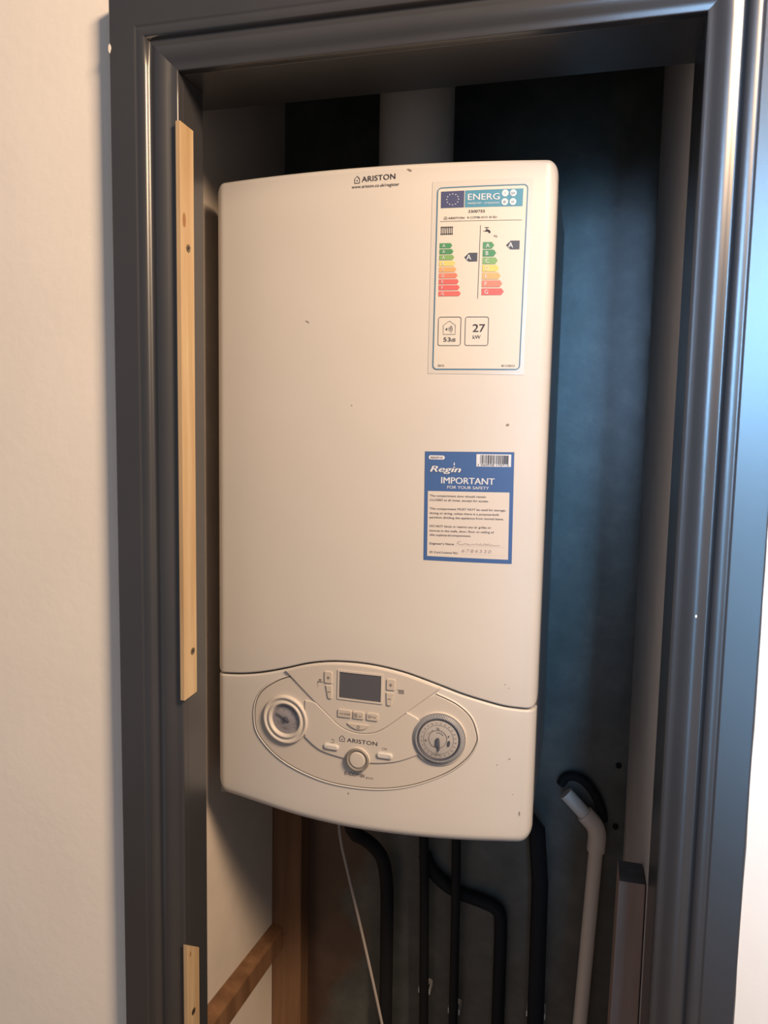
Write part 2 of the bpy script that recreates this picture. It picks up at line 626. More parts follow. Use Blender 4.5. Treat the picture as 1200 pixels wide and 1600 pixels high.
def interp(tab, x):
    if x <= tab[0][0]: return tab[0][1]
    for (a, fa), (c, fc) in zip(tab, tab[1:]):
        if x <= c:
            t = (x - a) / (c - a)
            return fa + (fc - fa) * t
    return tab[-1][1]


def catmull(tab, n=6):
    pts = []
    P = [Vector(p) for p in tab]
    for i in range(len(P) - 1):
        p0 = P[max(0, i - 1)]; p1 = P[i]; p2 = P[i + 1]; p3 = P[min(len(P) - 1, i + 2)]
        for k in range(n):
            t = k / n
            pts.append(0.5 * ((2 * p1) + (p2 - p0) * t + (2 * p0 - 5 * p1 + 4 * p2 - p3) * t * t + (3 * p1 - p0 - 3 * p2 + p3) * t ** 3))
    pts.append(P[-1])
    return [(p.x, p.y) for p in pts]


SEAM = catmull([(-0.2005, 1.3045), (-0.185, 1.3055), (-0.1602, 1.3088), (-0.132, 1.3148), (-0.1019, 1.3236), (-0.0722, 1.3332), (-0.0435, 1.3390),
                (-0.0148, 1.3410), (0.0125, 1.3401), (0.040, 1.3362), (0.0611, 1.3312), (0.0908, 1.3220), (0.1143, 1.3143),
                (0.1418, 1.3072), (0.1619, 1.3028), (0.1818, 1.3010), (0.198, 1.3008)])
TOPZ = 1.9005
BOTTOM = catmull([(-0.2005, 1.1465), (-0.18, 1.1455), (-0.1415, 1.1425), (-0.0877, 1.1372), (-0.04, 1.1345), (0.0, 1.1335), (0.0732, 1.1343),
                  (0.13, 1.1362), (0.16, 1.1376), (0.198, 1.1390)])


def shell(name, ztop, zbot, rt, rb, edge_t, edge_b, back, mat, parent, side_r=0.012):
    """front cover: bowed front, rounded corners (rt top, rb bottom), softened rims, side walls back to y=back"""
    x0, x1 = XC - HW, XC + HW
    xs = []
    for k in range(13):
        xs.append(x0 + 0.022 * (1 - math.cos(math.pi / 2 * k / 12)))
    N = 72
    for k in range(1, N):
        xs.append(x0 + 0.022 + (x1 - x0 - 0.044) * k / N)
    for k in range(13):
        xs.append(x1 - 0.022 * (1 - math.cos(math.pi / 2 * (12 - k) / 12)))
    fr = [0, .015, .06, .13, .25, .4, .6, .8, 1.0]
    bm = bmesh.new()
    cols = []
    for x in xs:
        d = min(x - x0, x1 - x)
        zt, zb = ztop(x), zbot(x)
        if d < rt: zt -= rt - math.sqrt(max(0, rt * rt - (rt - d) ** 2))
        if d < rb: zb += rb - math.sqrt(max(0, rb * rb - (rb - d) ** 2))
        zs = [zb + edge_b * f for f in fr] + [zb + edge_b + (zt - edge_t - zb - edge_b) * k / 14 for k in range(1, 14)] + [zt - edge_t * f for f in reversed(fr)]
        col = []
        for z in zs:
            def rise(e, r):
                return 0.0 if e >= r else r - math.sqrt(max(0, r * r - (r - e) ** 2))
            y = Yf(x) + min(0.02, rise(d, side_r) + rise(zt - z, edge_t) + rise(z - zb, edge_b))
            col.append(bm.verts.new((x, y, z)))
        cols.append(col)
    for a, c in zip(cols, cols[1:]):
        for k in range(len(a) - 1):
            bm.faces.new((a[k], c[k], c[k + 1], a[k + 1]))
    loop = [c[0] for c in cols] + cols[-1][1:] + [c[-1] for c in reversed(cols[:-1])] + list(reversed(cols[0][1:-1]))
    bk = [bm.verts.new((v.co.x, back, v.co.z)) for v in loop]
    n = len(loop)
    for k in range(n):
        bm.faces.new((loop[k], bk[k], bk[(k + 1) % n], loop[(k + 1) % n]))
    return bm


# ------------------------------------------------------------------ boiler
boiler = thing('wall_boiler', 'white wall hung combi boiler with a curved front filling the dark cupboard doorway', 'boiler', (0, 0.288, 1.15))

bm = bmesh.new()
add_box(bm, XC - HW + 0.002, XC + HW - 0.002, 0.010, 0.288, 1.155, TOPZ - 0.006)
bevel_mod(obj('back_case', bm, M['case'], boiler, smooth=False), 0.002)
# side flange seen beside the covers, and underside tray
bm = bmesh.new()
add_box(bm, XC - HW + 0.004, XC + HW - 0.004, 0.004, 0.26, 1.147, 1.157)
for px, py in ((-0.12, 0.20), (-0.06, 0.20), (0.02, 0.21), (0.074, 0.21)):
    add_tube(bm, [(px, py, 1.15), (px, py, 1.115)], 0.013, 16)
obj('underside_tray', bm, M['case'], boiler, smooth=False)

g = 0.0011
bm = shell('front_cover', lambda x: TOPZ, lambda x: interp(SEAM, x) + g, 0.011, 0.009, 0.007, 0.0022, 0.030, M['shell'], boiler)
for (mx, mz, w, h_, rot) in ((-0.0758, 1.7349, 0.0022, 0.0006, -0.6), (-0.0738, 1.7335, 0.0006, 0.0011, 0), (0.1546, 1.6207, 0.0026, 0.0016, 0.1), (0.0412, 1.8928, 0.0034, 0.0012, -0.4),
                             (0.1620, 1.329, 0.0007, 0.0012, 0.5), (0.166, 1.325, 0.0010, 0.0007, 0.2), (-0.020, 1.64, 0.0009, 0.0006, 0)):
    n = 10
    f = bm.faces.new([bm.verts.new((mx + w * math.cos(a) * q * math.cos(rot) - h_ * math.sin(a) * q * math.sin(rot),
                                    Yf(mx) - 0.0005,
                                    mz + w * math.cos(a) * q * math.sin(rot) + h_ * math.sin(a) * q * math.cos(rot)))
                      for a, q in [(2 * math.pi * k / n, random.uniform(.6, 1)) for k in range(n)]])
    f.material_index = 1
obj('front_cover', bm, [M['shell'], M['grime']], boiler, angle=50)

bm = shell('lower_cover', lambda x: interp(SEAM, x) - g, lambda x: interp(BOTTOM, x), 0.002, 0.016, 0.0025, 0.012, 0.020, M['shell'], boiler)
for (mx, mz, w, h_) in ((0.1697, 1.2417, 0.0014, 0.0011), (0.1563, 1.234, 0.0009, 0.0011), (-0.0175, 1.181, 0.0008, 0.002), (-0.128, 1.2985, 0.0010, 0.0013), (0.1830, 1.178, 0.0012, 0.004), (0.175, 1.20, 0.0008, 0.0006)):
    n = 10
    f = bm.faces.new([bm.verts.new((mx + w * math.cos(a) * q, Yf(mx) - 0.0005, mz + h_ * math.sin(a) * q))
                      for a, q in [(2 * math.pi * k / n, random.uniform(.5, 1)) for k in range(n)]])
    f.material_index = 1
obj('lower_cover', bm, [M['shell'], M['grime']], boiler, angle=50)

# brand mark on top of the cover: house outline, wordmark, web line
def house_mark(bm, x0, x1, z0, zs, z1, w, h, mi=0, dot=True):
    xm = (x0 + x1) / 2
    stroke(bm, [(x0, z0), (x1, z0), (x1, zs), (xm, z1), (x0, zs)], w, h, mi, closed=True)
    if dot:
        flat_poly(bm, circle(xm, z0 + (zs - z0) * 0.62, (x1 - x0) * 0.13, 12), h, mi)


bm = bmesh.new()
house_mark(bm, -0.0203, -0.0147, 1.8824, 1.8868, 1.8898, 0.0008, 0.0004)
text_into(bm, 'ARISTON', -0.0120, 1.8832, 0.0060, 0.0378, 0.0004, 0, 0.018, rot=0.03, spacing=1.05)
text_into(bm, 'www.ariston.co.uk/register', -0.0236, 1.8771, 0.0034, 0.0538, 0.0004, 0, 0.006)
decal('maker_lettering', bm, M['ink'], boiler)

# ---- control panel
OVAL = [(-0.0941, 1.3148), (-0.1120, 1.3065), (-0.1309, 1.2926), (-0.1403, 1.2770), (-0.1424, 1.2563), (-0.1371, 1.2370), (-0.1167, 1.2175), (-0.0890, 1.2034),
        (-0.0486, 1.1931), (-0.0101, 1.1910), (0.0273, 1.1940), (0.0633, 1.2035), (0.0984, 1.2204), (0.1208, 1.2393),
        (0.1309, 1.2570), (0.1315, 1.2690), (0.1242, 1.2880), (0.1077, 1.3022), (0.0850, 1.3118)]
ov = catmull(OVAL, 6)
FLAP = catmull([(0.0900, 1.3205), (0.0619, 1.2974), (0.0357, 1.2751), (0.0250, 1.2668), (0.0130, 1.2604), (-0.0020, 1.2578), (-0.0165, 1.2592), (-0.0308, 1.2652), (-0.0485, 1.2795),
                (-0.0635, 1.2915), (-0.0924, 1.3161), (-0.1000, 1.3225)], 5)
# oval field: oval arc, closed along the flap underside
field = ov[:] + [p for p in FLAP if p[1] < 1.3105 and p[0] < 0.0830 and p[0] > -0.0905]
bm = bmesh.new(); plate(bm, field, -0.001, 0.0014)
bend(bm); obj('oval_panel', bm, M['panel'], boiler, smooth=False)


def offset_path(pts, d):
    out = []
    n = len(pts)
    for i in range(n):
        a = pts[max(0, i - 1)]; c = pts[min(n - 1, i + 1)]
        dx, dz = c[0] - a[0], c[1] - a[1]
        L = math.hypot(dx, dz) or 1
        out.append((pts[i][0] - dz / L * d, pts[i][1] + dx / L * d))
    return out


# narrow lip round the oval, a hair's breadth away from the field
rim_in = offset_path(ov, -0.0011); rim_out = offset_path(ov, -0.0030)
bm = bmesh.new()
n = len(ov)
V = [[bm.verts.new((x, -h, z)) for x, z in pts] for pts, h in ((rim_in, -0.001), (rim_in, 0.0012), (offset_path(ov, -0.0019), 0.0017), (rim_out, 0.0003), (rim_out, -0.001))]
for a, c in zip(V, V[1:]):
    for k in range(n - 1):
        bm.faces.new((a[k], a[k + 1], c[k + 1], c[k]))
bend(bm); obj('oval_rim', bm, M['shell'], boiler, angle=60)
bm = bmesh.new()  # dark strip that paints in the shade down in the groove
V = [[bm.verts.new((x, -0.0002, z)) for x, z in pts] for pts in (offset_path(ov, 0.0002), offset_path(ov, -0.0012))]
for k in range(n - 1):
    bm.faces.new((V[0][k], V[0][k + 1], V[1][k + 1], V[1][k]))
bend(bm); obj('panel_gap_shade', bm, M['gap_shade'], boiler, smooth=False)

# centre plate, a step above the field, between the gauge and the timer
step_arc = catmull([(-0.0735, 1.2440), (-0.0620, 1.2352), (-0.0490, 1.2290), (-0.0234, 1.2246), (-0.0051, 1.2232), (0.0150, 1.2235), (0.0388, 1.2278), (0.0560, 1.2345), (0.0667, 1.2400)], 5)
up_arc = [(0.0700, 1.2790), (0.0629, 1.2840), (0.0515, 1.2893)]
low_flap = [p for p in FLAP if p[0] <= 0.0535 and p[0] >= -0.0615]
centre = step_arc + up_arc + [(x, z - 0.0006) for x, z in low_flap] + [(-0.0625, 1.2888), (-0.0735, 1.2892)]
bm = bmesh.new(); plate(bm, centre, 0.0005, 0.0034, inset=0.0007)
bend(bm); obj('centre_plate', bm, M['panel'], boiler, smooth=False)

# display flap
top_edge = [p for p in SEAM if -0.0995 < p[0] < 0.0895]
flap = [(x, z - 0.0022) for x, z in reversed(top_edge)]
flap_out = FLAP + flap[::-1]
# remove near duplicates
cl = [flap_out[0]]
for p in flap_out[1:]:
    if math.hypot(p[0] - cl[-1][0], p[1] - cl[-1][1]) > 0.0008: cl.append(p)
bm = bmesh.new(); plate(bm, cl, -0.001, 0.0030, inset=0.0006)
bend(bm); obj('display_flap', bm, M['panel'], boiler, smooth=False)

FH = 0.0030
# LCD
sc = bmesh.new()
SQ = [(-0.0301, 1.2986), (0.0210, 1.2981), (0.0212, 1.3295), (-0.0297, 1.3298)]
flat_poly(sc, SQ, FH + 0.0003)
lcd = decal('lcd_screen', sc, M['screen'], boiler); lcd['label'] = 'dark blank display screen'
bm = bmesh.new()
o_ = [(-0.0322, 1.2966), (0.0231, 1.2961), (0.0233, 1.3316), (-0.0318, 1.3319)]
solid_ring(bm, o_, SQ, FH - 0.001, FH + 0.0011)
bend(bm); obj('screen_bezel', bm, M['panel'], lcd, smooth=False)


def button(pts, sym, label=None):
    bm = bmesh.new()
    plate(bm, pts, FH - 0.0005, FH + 0.0016, inset=0.0005)
    bend(bm)
    b_ = obj('button', bm, M['button'], boiler, smooth=False)
    sb = bmesh.new()
    sym(sb, FH + 0.0018)
    decal('symbol', sb, M['grey_ink'], b_)
    if label: b_['label'] = label


def plus(cx, cz, a):
    def f(bm, h):
        flat_rect(bm, cx - a, cx + a, cz - a * .28, cz + a * .28, h); flat_rect(bm, cx - a * .28, cx + a * .28, cz - a, cz + a, h + .0001)
    return f


def minus(cx, cz, a):
    return lambda bm, h: flat_rect(bm, cx - a, cx + a, cz - a * .26, cz + a * .26, h)


def word(s, cx, cz, w, hh):
    return lambda bm, h: text_into(bm, s, cx, cz - hh / 2, hh, w, h, align='CENTER')


button(rrect(-0.0484, -0.0387, 1.3143, 1.3285, 0.0013), plus(-0.0434, 1.3212, 0.0019))
button([(-0.0466, 1.3116), (-0.0389, 1.3116), (-0.0387, 1.2966), (-0.0398, 1.2955), (-0.0425, 1.2957), (-0.0440, 1.2972)], minus(-0.0422, 1.3040, 0.0019))
button(rrect(0.0277, 0.0378, 1.3139, 1.3271, 0.0013), plus(0.0328, 1.3203, 0.0019))
button([(0.0276, 1.3106), (0.0366, 1.3107), (0.0340, 1.2962), (0.0325, 1.2952), (0.0295, 1.2953), (0.0282, 1.2965)], minus(0.0315, 1.3035, 0.0018))
button(rrect(-0.0312, -0.0142, 1.2752, 1.2847, 0.0018), lambda bm, h: (text_into(bm, '+I', -0.0288, 1.2782, 0.0030, 0.0040, h, bold=.02), text_into(bm, 'I', -0.0230, 1.2782, 0.0030, 0.0008, h), text_into(bm, 'OOI', -0.0210, 1.2784, 0.0028, 0.0052, h, bold=.02)))
def grid_sym(bm, h):
    for k in range(4):
        flat_rect(bm, -0.0111 + k * 0.0014, -0.0108 + k * 0.0014, 1.2772, 1.2818, h)
    for k in range(4):
        flat_rect(bm, -0.0111, -0.0066, 1.2772 + k * 0.00145, 1.2775 + k * 0.00145, h + .0001)
    text_into(bm, 'AV', -0.0052, 1.2776, 0.0026, 0.0042, h)
button(rrect(-0.0124, 0.0012, 1.2752, 1.2843, 0.0014), grid_sym)
def key_sym(bm, h):
    stroke(bm, circle(0.0080, 1.2798, 0.0014, 14), 0.0007, h, closed=True)
    flat_rect(bm, 0.0094, 0.0154, 1.2795, 1.2801, h); flat_rect(bm, 0.0143, 0.0154, 1.2786, 1.2796, h)
button(rrect(0.0043, 0.0187, 1.2751, 1.2842, 0.0020), key_sym)
lens_pts = [(-0.0190, 1.2692), (0.0072, 1.2692), (0.0074, 1.2682), (0.0050, 1.2655), (0.0012, 1.2632), (-0.0035, 1.2622), (-0.0085, 1.2624), (-0.0135, 1.2642), (-0.0172, 1.2665), (-0.0192, 1.2684)]
button(lens_pts[::-1], lambda bm, h: (stroke(bm, circle(-0.0052, 1.2656, 0.0016, 14), 0.0006, h, closed=True), flat_rect(bm, -0.0055, -0.0049, 1.2662, 1.2678, h + .0001)))


def pill(cx, cz, w, hh):
    bm = bmesh.new()
    pts = rrect(cx - w / 2, cx + w / 2, cz - hh / 2, cz + hh / 2, hh / 2 - 0.0002, 7)
    plate(bm, pts, 0.0028, 0.0060, inset=0.0014)
    for v in bm.verts:                                      # dips a little to the right like the panel
        v.co.z -= (v.co.x - cx) * 0.03
    bend(bm)
    return obj('pill_button', bm, M['shell'], boiler)


pill(-0.0388, 1.2371, 0.0190, 0.0070)
pill(0.0272, 1.2347, 0.0190, 0.0072)

# printing on the panel
bm = bmesh.new()
house_mark(bm, -0.0285, -0.0223, 1.2455, 1.2495, 1.2525, 0.0008, 0.0036)
text_into(bm, 'ARISTON', -0.0192, 1.2457, 0.0050, 0.0370, 0.0036, 0, 0.015, rot=-0.012, spacing=1.05)
decal('maker_lettering', bm, M['ink'], boiler)
bm = bmesh.new()
text_into(bm, 'OK', 0.0236, 1.2412, 0.0030, 0.0066, 0.0036)
decal('ok_lettering', bm, M['grey_ink'], boiler)
bm = bmesh.new()
stroke(bm, circle(-0.0375, 1.2440, 0.0022, 16, -150, 110), 0.0006, 0.0036)
flat_poly(bm, [(-0.0385, 1.2470), (-0.0368, 1.2462), (-0.0382, 1.2452)], 0.0036)
decal('back_arrow_symbol', bm, M['grey_ink'], boiler)
bm = bmesh.new()                                             # tap pictogram left of the display
for j, (a, c) in enumerate((((-0.0572, 1.3148), (-0.0508, 1.3148)), ((-0.0540, 1.3148), (-0.0540, 1.3174)), ((-0.0556, 1.3174), (-0.0524, 1.3174)), ((-0.0568, 1.3148), (-0.0568, 1.3128)))):
    stroke(bm, [a, c], 0.0011, FH + 0.0004 + j * 0.00002)
for k in range(3):
    flat_poly(bm, circle(-0.0572 + 0.0008 * (k % 2), 1.3116 - 0.0015 * k, 0.0004, 8), FH + 0.0004)
decal('tap_symbol', bm, M['grey_ink'], boiler)
bm = bmesh.new()                                             # radiator pictogram right of the display
for k in range(5):
    flat_rect(bm, 0.0420 + k * 0.00135, 0.0427 + k * 0.00135, 1.3105, 1.3152, FH + 0.0004)
flat_rect(bm, 0.0406, 0.0476, 1.3147, 1.3152, FH + 0.0005)
decal('radiator_symbol', bm, M['grey_ink'], boiler)
bm = bmesh.new()
text_into(bm, 'E-COMBI', -0.0222, 1.2044, 0.0042, 0.0246, 0.0018, 0, 0.008, rot=-0.02)
text_into(bm, 'EVO', 0.0046, 1.2028, 0.0024, 0.0085, 0.0018)
decal('range_lettering', bm, M['grey_ink'], boiler)

# pressure gauge
GX, GZ = -0.0995, 1.2618
bm = bmesh.new()
lathe(bm, GX, GZ, [(0.0300, 0.000), (0.0298, 0.0045), (0.0290, 0.0058), (0.0278, 0.0062), (0.0266, 0.0058), (0.0255, 0.0044), (0.0246, 0.0040),
                   (0.0236, 0.0042), (0.0228, 0.0054), (0.0216, 0.0062), (0.0204, 0.0060), (0.0192, 0.0046), (0.0184, 0.0026), (0.0183, 0.0016)], cap=False)
bend(bm, 0)
gauge = obj('pressure_gauge', bm, M['panel'], boiler, angle=60)
gauge['label'] = 'round pressure gauge with a thin dark needle'
bm = bmesh.new()
lathe(bm, GX, GZ, [(0.0184, 0.0014), (0.0178, 0.0018)])
bend(bm, 0); dial = obj('dial_face', bm, M['dial'], gauge)
bm = bmesh.new()
h = 0.0022
for k in range(13):
    a = math.radians(215 - k * 20.8)
    r0, r1 = 0.0138, 0.0158
    stroke(bm, [(GX + r0 * math.cos(a), GZ + r0 * math.sin(a)), (GX + r1 * math.cos(a), GZ + r1 * math.sin(a))], 0.0005, h)
stroke(bm, circle(GX, GZ, 0.0160, 30, 30, 150), 0.0006, h)
for s, a in (('0', 208), ('1', 160), ('2', 100), ('3', 40), ('4', -25)):
    text_into(bm, s, GX + 0.0115 * math.cos(math.radians(a)), GZ + 0.0115 * math.sin(math.radians(a)) - 0.001, 0.0024, None, h, align='CENTER')
text_into(bm, 'bar', GX, GZ - 0.0122, 0.0026, 0.0058, h, align='CENTER')
decal('scale_print', bm, M['grey_ink'], gauge, 0)
bm = bmesh.new()
ang = math.radians(155)
tip = (GX + 0.0142 * math.cos(ang), GZ + 0.0142 * math.sin(ang)); tail = (GX - 0.0055 * math.cos(ang), GZ - 0.0055 * math.sin(ang))
nx, nz = -math.sin(ang), math.cos(ang)
plate(bm, [(tip[0] - nx * .0004, tip[1] - nz * .0004), (tail[0] - nx * .0012, tail[1] - nz * .0012), (tail[0] + nx * .0012, tail[1] + nz * .0012), (tip[0] + nx * .0004, tip[1] + nz * .0004)], 0.0028, 0.0034, inset=0.0001)
lathe(bm, GX, GZ, [(0.0031, 0.0020), (0.0031, 0.0040), (0.0026, 0.0044)], 24)
bend(bm, 0); nd = obj('needle', bm, M['teeth_dark'], gauge, angle=50)

# timer dial
TX, TZ = 0.0898, 1.2608
bm = bmesh.new()
lathe(bm, TX, TZ, [(0.0318, 0.0), (0.0318, 0.0030), (0.0312, 0.0036), (0.0303, 0.0034), (0.0302, 0.0010)], cap=False)
bend(bm, 0)
timer = obj('timer_dial', bm, M['panel'], boiler, angle=60)
timer['label'] = 'round programmer dial with a ring of grey tappets'
bm = bmesh.new()
lathe(bm, TX, TZ, [(0.0301, 0.0006), (0.0292, 0.0032), (0.0255, 0.0056), (0.0240, 0.0060), (0.0232, 0.0050), (0.0228, 0.0034)], 96, cap=False)
bend(bm, 0); core = obj('tappet_ring', bm, M['teeth_dark'], timer, angle=60)
NT = 96
bm = bmesh.new()
for k in range(NT):
    a = 2 * math.pi * k / NT
    hw = math.pi / NT * 0.50
    pr = ((0.0300, 0.0022), (0.0296, 0.0048), (0.0262, 0.0070), (0.0248, 0.0066))
    rows = []
    for r, hh in pr:
        rows.append([bm.verts.new((TX + r * math.cos(a + s * hw), -hh, TZ + r * math.sin(a + s * hw))) for s in (-1, 1)]
                    + [bm.verts.new((TX + r * math.cos(a + s * hw), -hh + 0.0022, TZ + r * math.sin(a + s * hw))) for s in (1, -1)])
    for p, q in zip(rows, rows[1:]):
        for j in range(4):
            bm.faces.new((p[j], p[(j + 1) % 4], q[(j + 1) % 4], q[j]))
    bm.faces.new(rows[0]); bm.faces.new(rows[-1])
bend(bm, 0); obj('tappets', bm, M['teeth'], core, smooth=False)
bm = bmesh.new()
lathe(bm, TX, TZ, [(0.0228, 0.0032), (0.0226, 0.0046), (0.0220, 0.0048)])
bend(bm, 0); tf = obj('timer_face', bm, M['timer_face'], timer)
bm = bmesh.new()
h = 0.0051
for k in range(24):
    a = 90 - 15 * k - 7
    text_into(bm, str((k + 11) % 24 + 1), TX + 0.0196 * math.cos(math.radians(a)), TZ + 0.0196 * math.sin(math.radians(a)) - 0.001, 0.0019, 0.0012 if (k + 11) % 24 + 1 < 10 else 0.0022, h, align='CENTER')
stroke(bm, circle(TX, TZ, 0.0172, 48), 0.00035, h, closed=True)
stroke(bm, circle(TX - 0.0008, TZ + 0.0006, 0.0104, 40), 0.0006, h, closed=True)
text_into(bm, 'TB', TX - 0.0011, TZ + 0.0112, 0.0030, 0.0034, h, align='CENTER', bold=.01)
text_into(bm, 'B', TX - 0.0144, TZ - 0.0032, 0.0026, 0.0020, h, align='CENTER', bold=.02)
text_into(bm, 'N', TX - 0.0014, TZ - 0.0160, 0.0022, 0.0018, h, align='CENTER', bold=.02)
stroke(bm, [(TX - 0.0062, TZ - 0.0180), (TX + 0.0030, TZ - 0.0184)], 0.0007, h)
stroke(bm, [(TX - 0.0130, TZ + 0.0052), (TX - 0.0074, TZ + 0.0098)], 0.0005, h)
flat_poly(bm, [(TX - 0.0074, TZ + 0.0108), (TX - 0.0060, TZ + 0.0106), (TX - 0.0072, TZ + 0.0090)], h)
stroke(bm, circle(TX - 0.0008, TZ + 0.0006, 0.0076, 12, 35, 105), 0.0006, h)
decal('scale_print', bm, M['grey_ink'], timer, 0)
bm = bmesh.new()                                             # time pointer and override switch
plate(bm, circle(TX - 0.0009, TZ + 0.0002, 0.0019, 8, 0, 180) + [(TX - 0.0030, TZ - 0.0072), (TX - 0.0010, TZ - 0.0074), (TX + 0.0000, TZ - 0.0124), (TX + 0.0016, TZ - 0.0124), (TX + 0.0016, TZ - 0.0070)], 0.0046, 0.0068, inset=0.0003)
bend(bm, 0); obj('pointer', bm, M['teeth_dark'], timer)
bm = bmesh.new()
plate(bm, [(TX + 0.0108, TZ - 0.0072), (TX + 0.0128, TZ - 0.0066), (TX + 0.0134, TZ - 0.0030), (TX + 0.0128, TZ - 0.0004), (TX + 0.0112, TZ - 0.0008), (TX + 0.0104, TZ - 0.0040)], 0.0044, 0.0060, inset=0.0003)
plate(bm, [(TX + 0.0106, TZ + 0.0046), (TX + 0.0128, TZ + 0.0060), (TX + 0.0116, TZ + 0.0034)], 0.0044, 0.0054, inset=0.0001)
bend(bm, 0); obj('override_switch', bm, M['teeth_dark'], timer)

# selector knob
KX, KZ = -0.0054, 1.2262
bm = bmesh.new()
lathe(bm, KX, KZ, [(0.0141, 0.0018), (0.0139, 0.0062), (0.0133, 0.0074), (0.0127, 0.0076), (0.0120, 0.0073), (0.0104, 0.0062), (0.0096, 0.0056)])
bend(bm, 0); knob = obj('selector_knob', bm, M['knob_ring'], boiler, angle=50)
bm = bmesh.new()
lathe(bm, KX, KZ, [(0.0097, 0.0052), (0.0096, 0.0066), (0.0092, 0.0071), (0.0080, 0.0072), (0.0010, 0.0072)])
bend(bm, 0); obj('knob_cap', bm, M['panel'], knob, angle=50)
bm = bmesh.new()
lathe(bm, KX, KZ, [(0.0146, 0.0010), (0.0146, 0.0058), (0.0143, 0.0063), (0.0140, 0.0058)], cap=False)
bend(bm, 0); obj('knob_collar', bm, M['panel'], knob, angle=50)

# ------------------------------------------------------------------ energy rating label
bm = bmesh.new()
flat_poly(bm, [(0.0664, 1.6756), (0.1697, 1.6748), (0.1722, 1.8809), (0.0666, 1.8791)], 0.00035)
bend(bm)
en = obj('energy_label', bm, M['film'], boiler, smooth=False)
en['label'] = 'energy rating label with coloured arrows at the top right of the cover'
bm = bmesh.new()
BOX = (0.0724, 0.1660, 1.6806, 1.8728)
EQ = [(0.0721, 1.6804), (0.1652, 1.6807), (0.1672, 1.8738), (0.0726, 1.8722)]
border = quad_skew(rrect(*BOX, 0.0042, 6), BOX, EQ)
flat_poly(bm, border, 0.0006)
decal('label_paper', bm, M['paper'], en)
bm = bmesh.new()
stroke(bm, border, 0.0011, 0.0009, closed=True)
decal('border_line', bm, M['blue_line'], en)
bm = bmesh.new()
flat_poly(bm, [(0.1019, 1.8514), (0.1624, 1.8516), (0.1627, 1.8698), (0.1018, 1.8688)], 0.0008)
decal('title_band', bm, M['teal'], en)
bm = bmesh.new()
flat_poly(bm, [(0.0763, 1.8513), (0.1010, 1.8514), (0.1010, 1.8688), (0.0761, 1.8684)], 0.0008, 0)
for k in range(12):
    a = math.radians(30 * k)
    cx, cz = 0.0888 + 0.0063 * math.cos(a), 1.8600 + 0.0057 * math.sin(a)
    pts = []
    for j in range(10):
        r = 0.0008 if j % 2 == 0 else 0.00035
        pts.append((cx + r * math.sin(math.pi * j / 5), cz + r * math.cos(math.pi * j / 5)))
    flat_poly(bm, pts, 0.0011, 1)
decal('flag_panel', bm, [M['flag'], M['white_print']], en)
bm = bmesh.new()
text_into(bm, 'ENERG', 0.1050, 1.8588, 0.0068, 0.0333, 0.0011, 0, 0.012)
text_into(bm, 'енергия · ενεργεια', 0.1050, 1.8546, 0.0022, 0.0333, 0.0011, 0, shear=0.2)
for cx, cz, s in ((0.1440, 1.8652, 'Y'), (0.1524, 1.8653, 'IJA'), (0.1438, 1.8563, 'IE'), (0.1523, 1.8563, 'IA')):
    flat_poly(bm, circle(cx, cz, 0.0036, 8, 22.5, 382.5, 0.0037), 0.0011, 0)
    text_into(bm, s, cx, cz - 0.0014, 0.0027, 0.0012 * len(s) + 0.0006, 0.0014, 1, align='CENTER')
decal('title_lettering', bm, [M['white_print'], M['blue_line']], en)
bm = bmesh.new()
hh = 0.0010
text_into(bm, '3300755', 0.1060, 1.8457, 0.0030, 0.0175, hh, 0, 0.012)
house_mark(bm, 0.0800, 0.0834, 1.8396, 1.8412, 1.8424, 0.0004, hh, 0)
text_into(bm, 'ARISTON', 0.0843, 1.8396, 0.0022, 0.0175, hh, 0, 0.015)
text_into(bm, 'E-COMBI EVO 30 EU', 0.1052, 1.8398, 0.0022, 0.0309, hh, 0)
flat_rect(bm, 0.0760, 0.1625, 1.8373, 1.8376, hh)
flat_poly(bm, [(0.1183, 1.7556), (0.1187, 1.7556), (0.1195, 1.8327), (0.1191, 1.8327)], hh)
text_into(bm, 'XL', 0.1332, 1.8200, 0.0025, 0.0046, hh, 0)
decal('model_lettering', bm, M['ink'], en)
bm = bmesh.new()
text_into(bm, '2015', 0.0772, 1.6832, 0.0023, 0.0070, hh, 0)
decal('footer_lettering', bm, M['ink'], en)
bm = bmesh.new()
text_into(bm, '811/2013', 0.1462, 1.6834, 0.0023, 0.0138, hh, 0)
decal('footer_lettering', bm, M['ink'], en)
bm = bmesh.new()                                             # radiator pictogram
for k in range(7):
    flat_rect(bm, 0.0772 + k * 0.00195, 0.0779 + k * 0.00195, 1.8232, 1.8322, 0.0010)
flat_rect(bm, 0.0768, 0.0902, 1.8308, 1.8314, 0.0011); flat_rect(bm, 0.0768, 0.0902, 1.8240, 1.8246, 0.0011)
decal('radiator_symbol', bm, M['ink'], en)
bm = bmesh.new()                                             # tap pictogram
flat_rect(bm, 0.1238, 0.1282, 1.8298, 1.8304, 0.0010); flat_rect(bm, 0.1257, 0.1263, 1.8280, 1.8300, 0.0011)
flat_poly(bm, [(0.1225, 1.8262), (0.1242, 1.8262), (0.1252, 1.8280), (0.1272, 1.8280), (0.1290, 1.8272), (0.1300, 1.8258), (0.1300, 1.8244), (0.1288, 1.8244), (0.1286, 1.8254), (0.1275, 1.8260), (0.1225, 1.8268)][::-1], 0.0012)
decal('tap_symbol', bm, M['ink'], en)


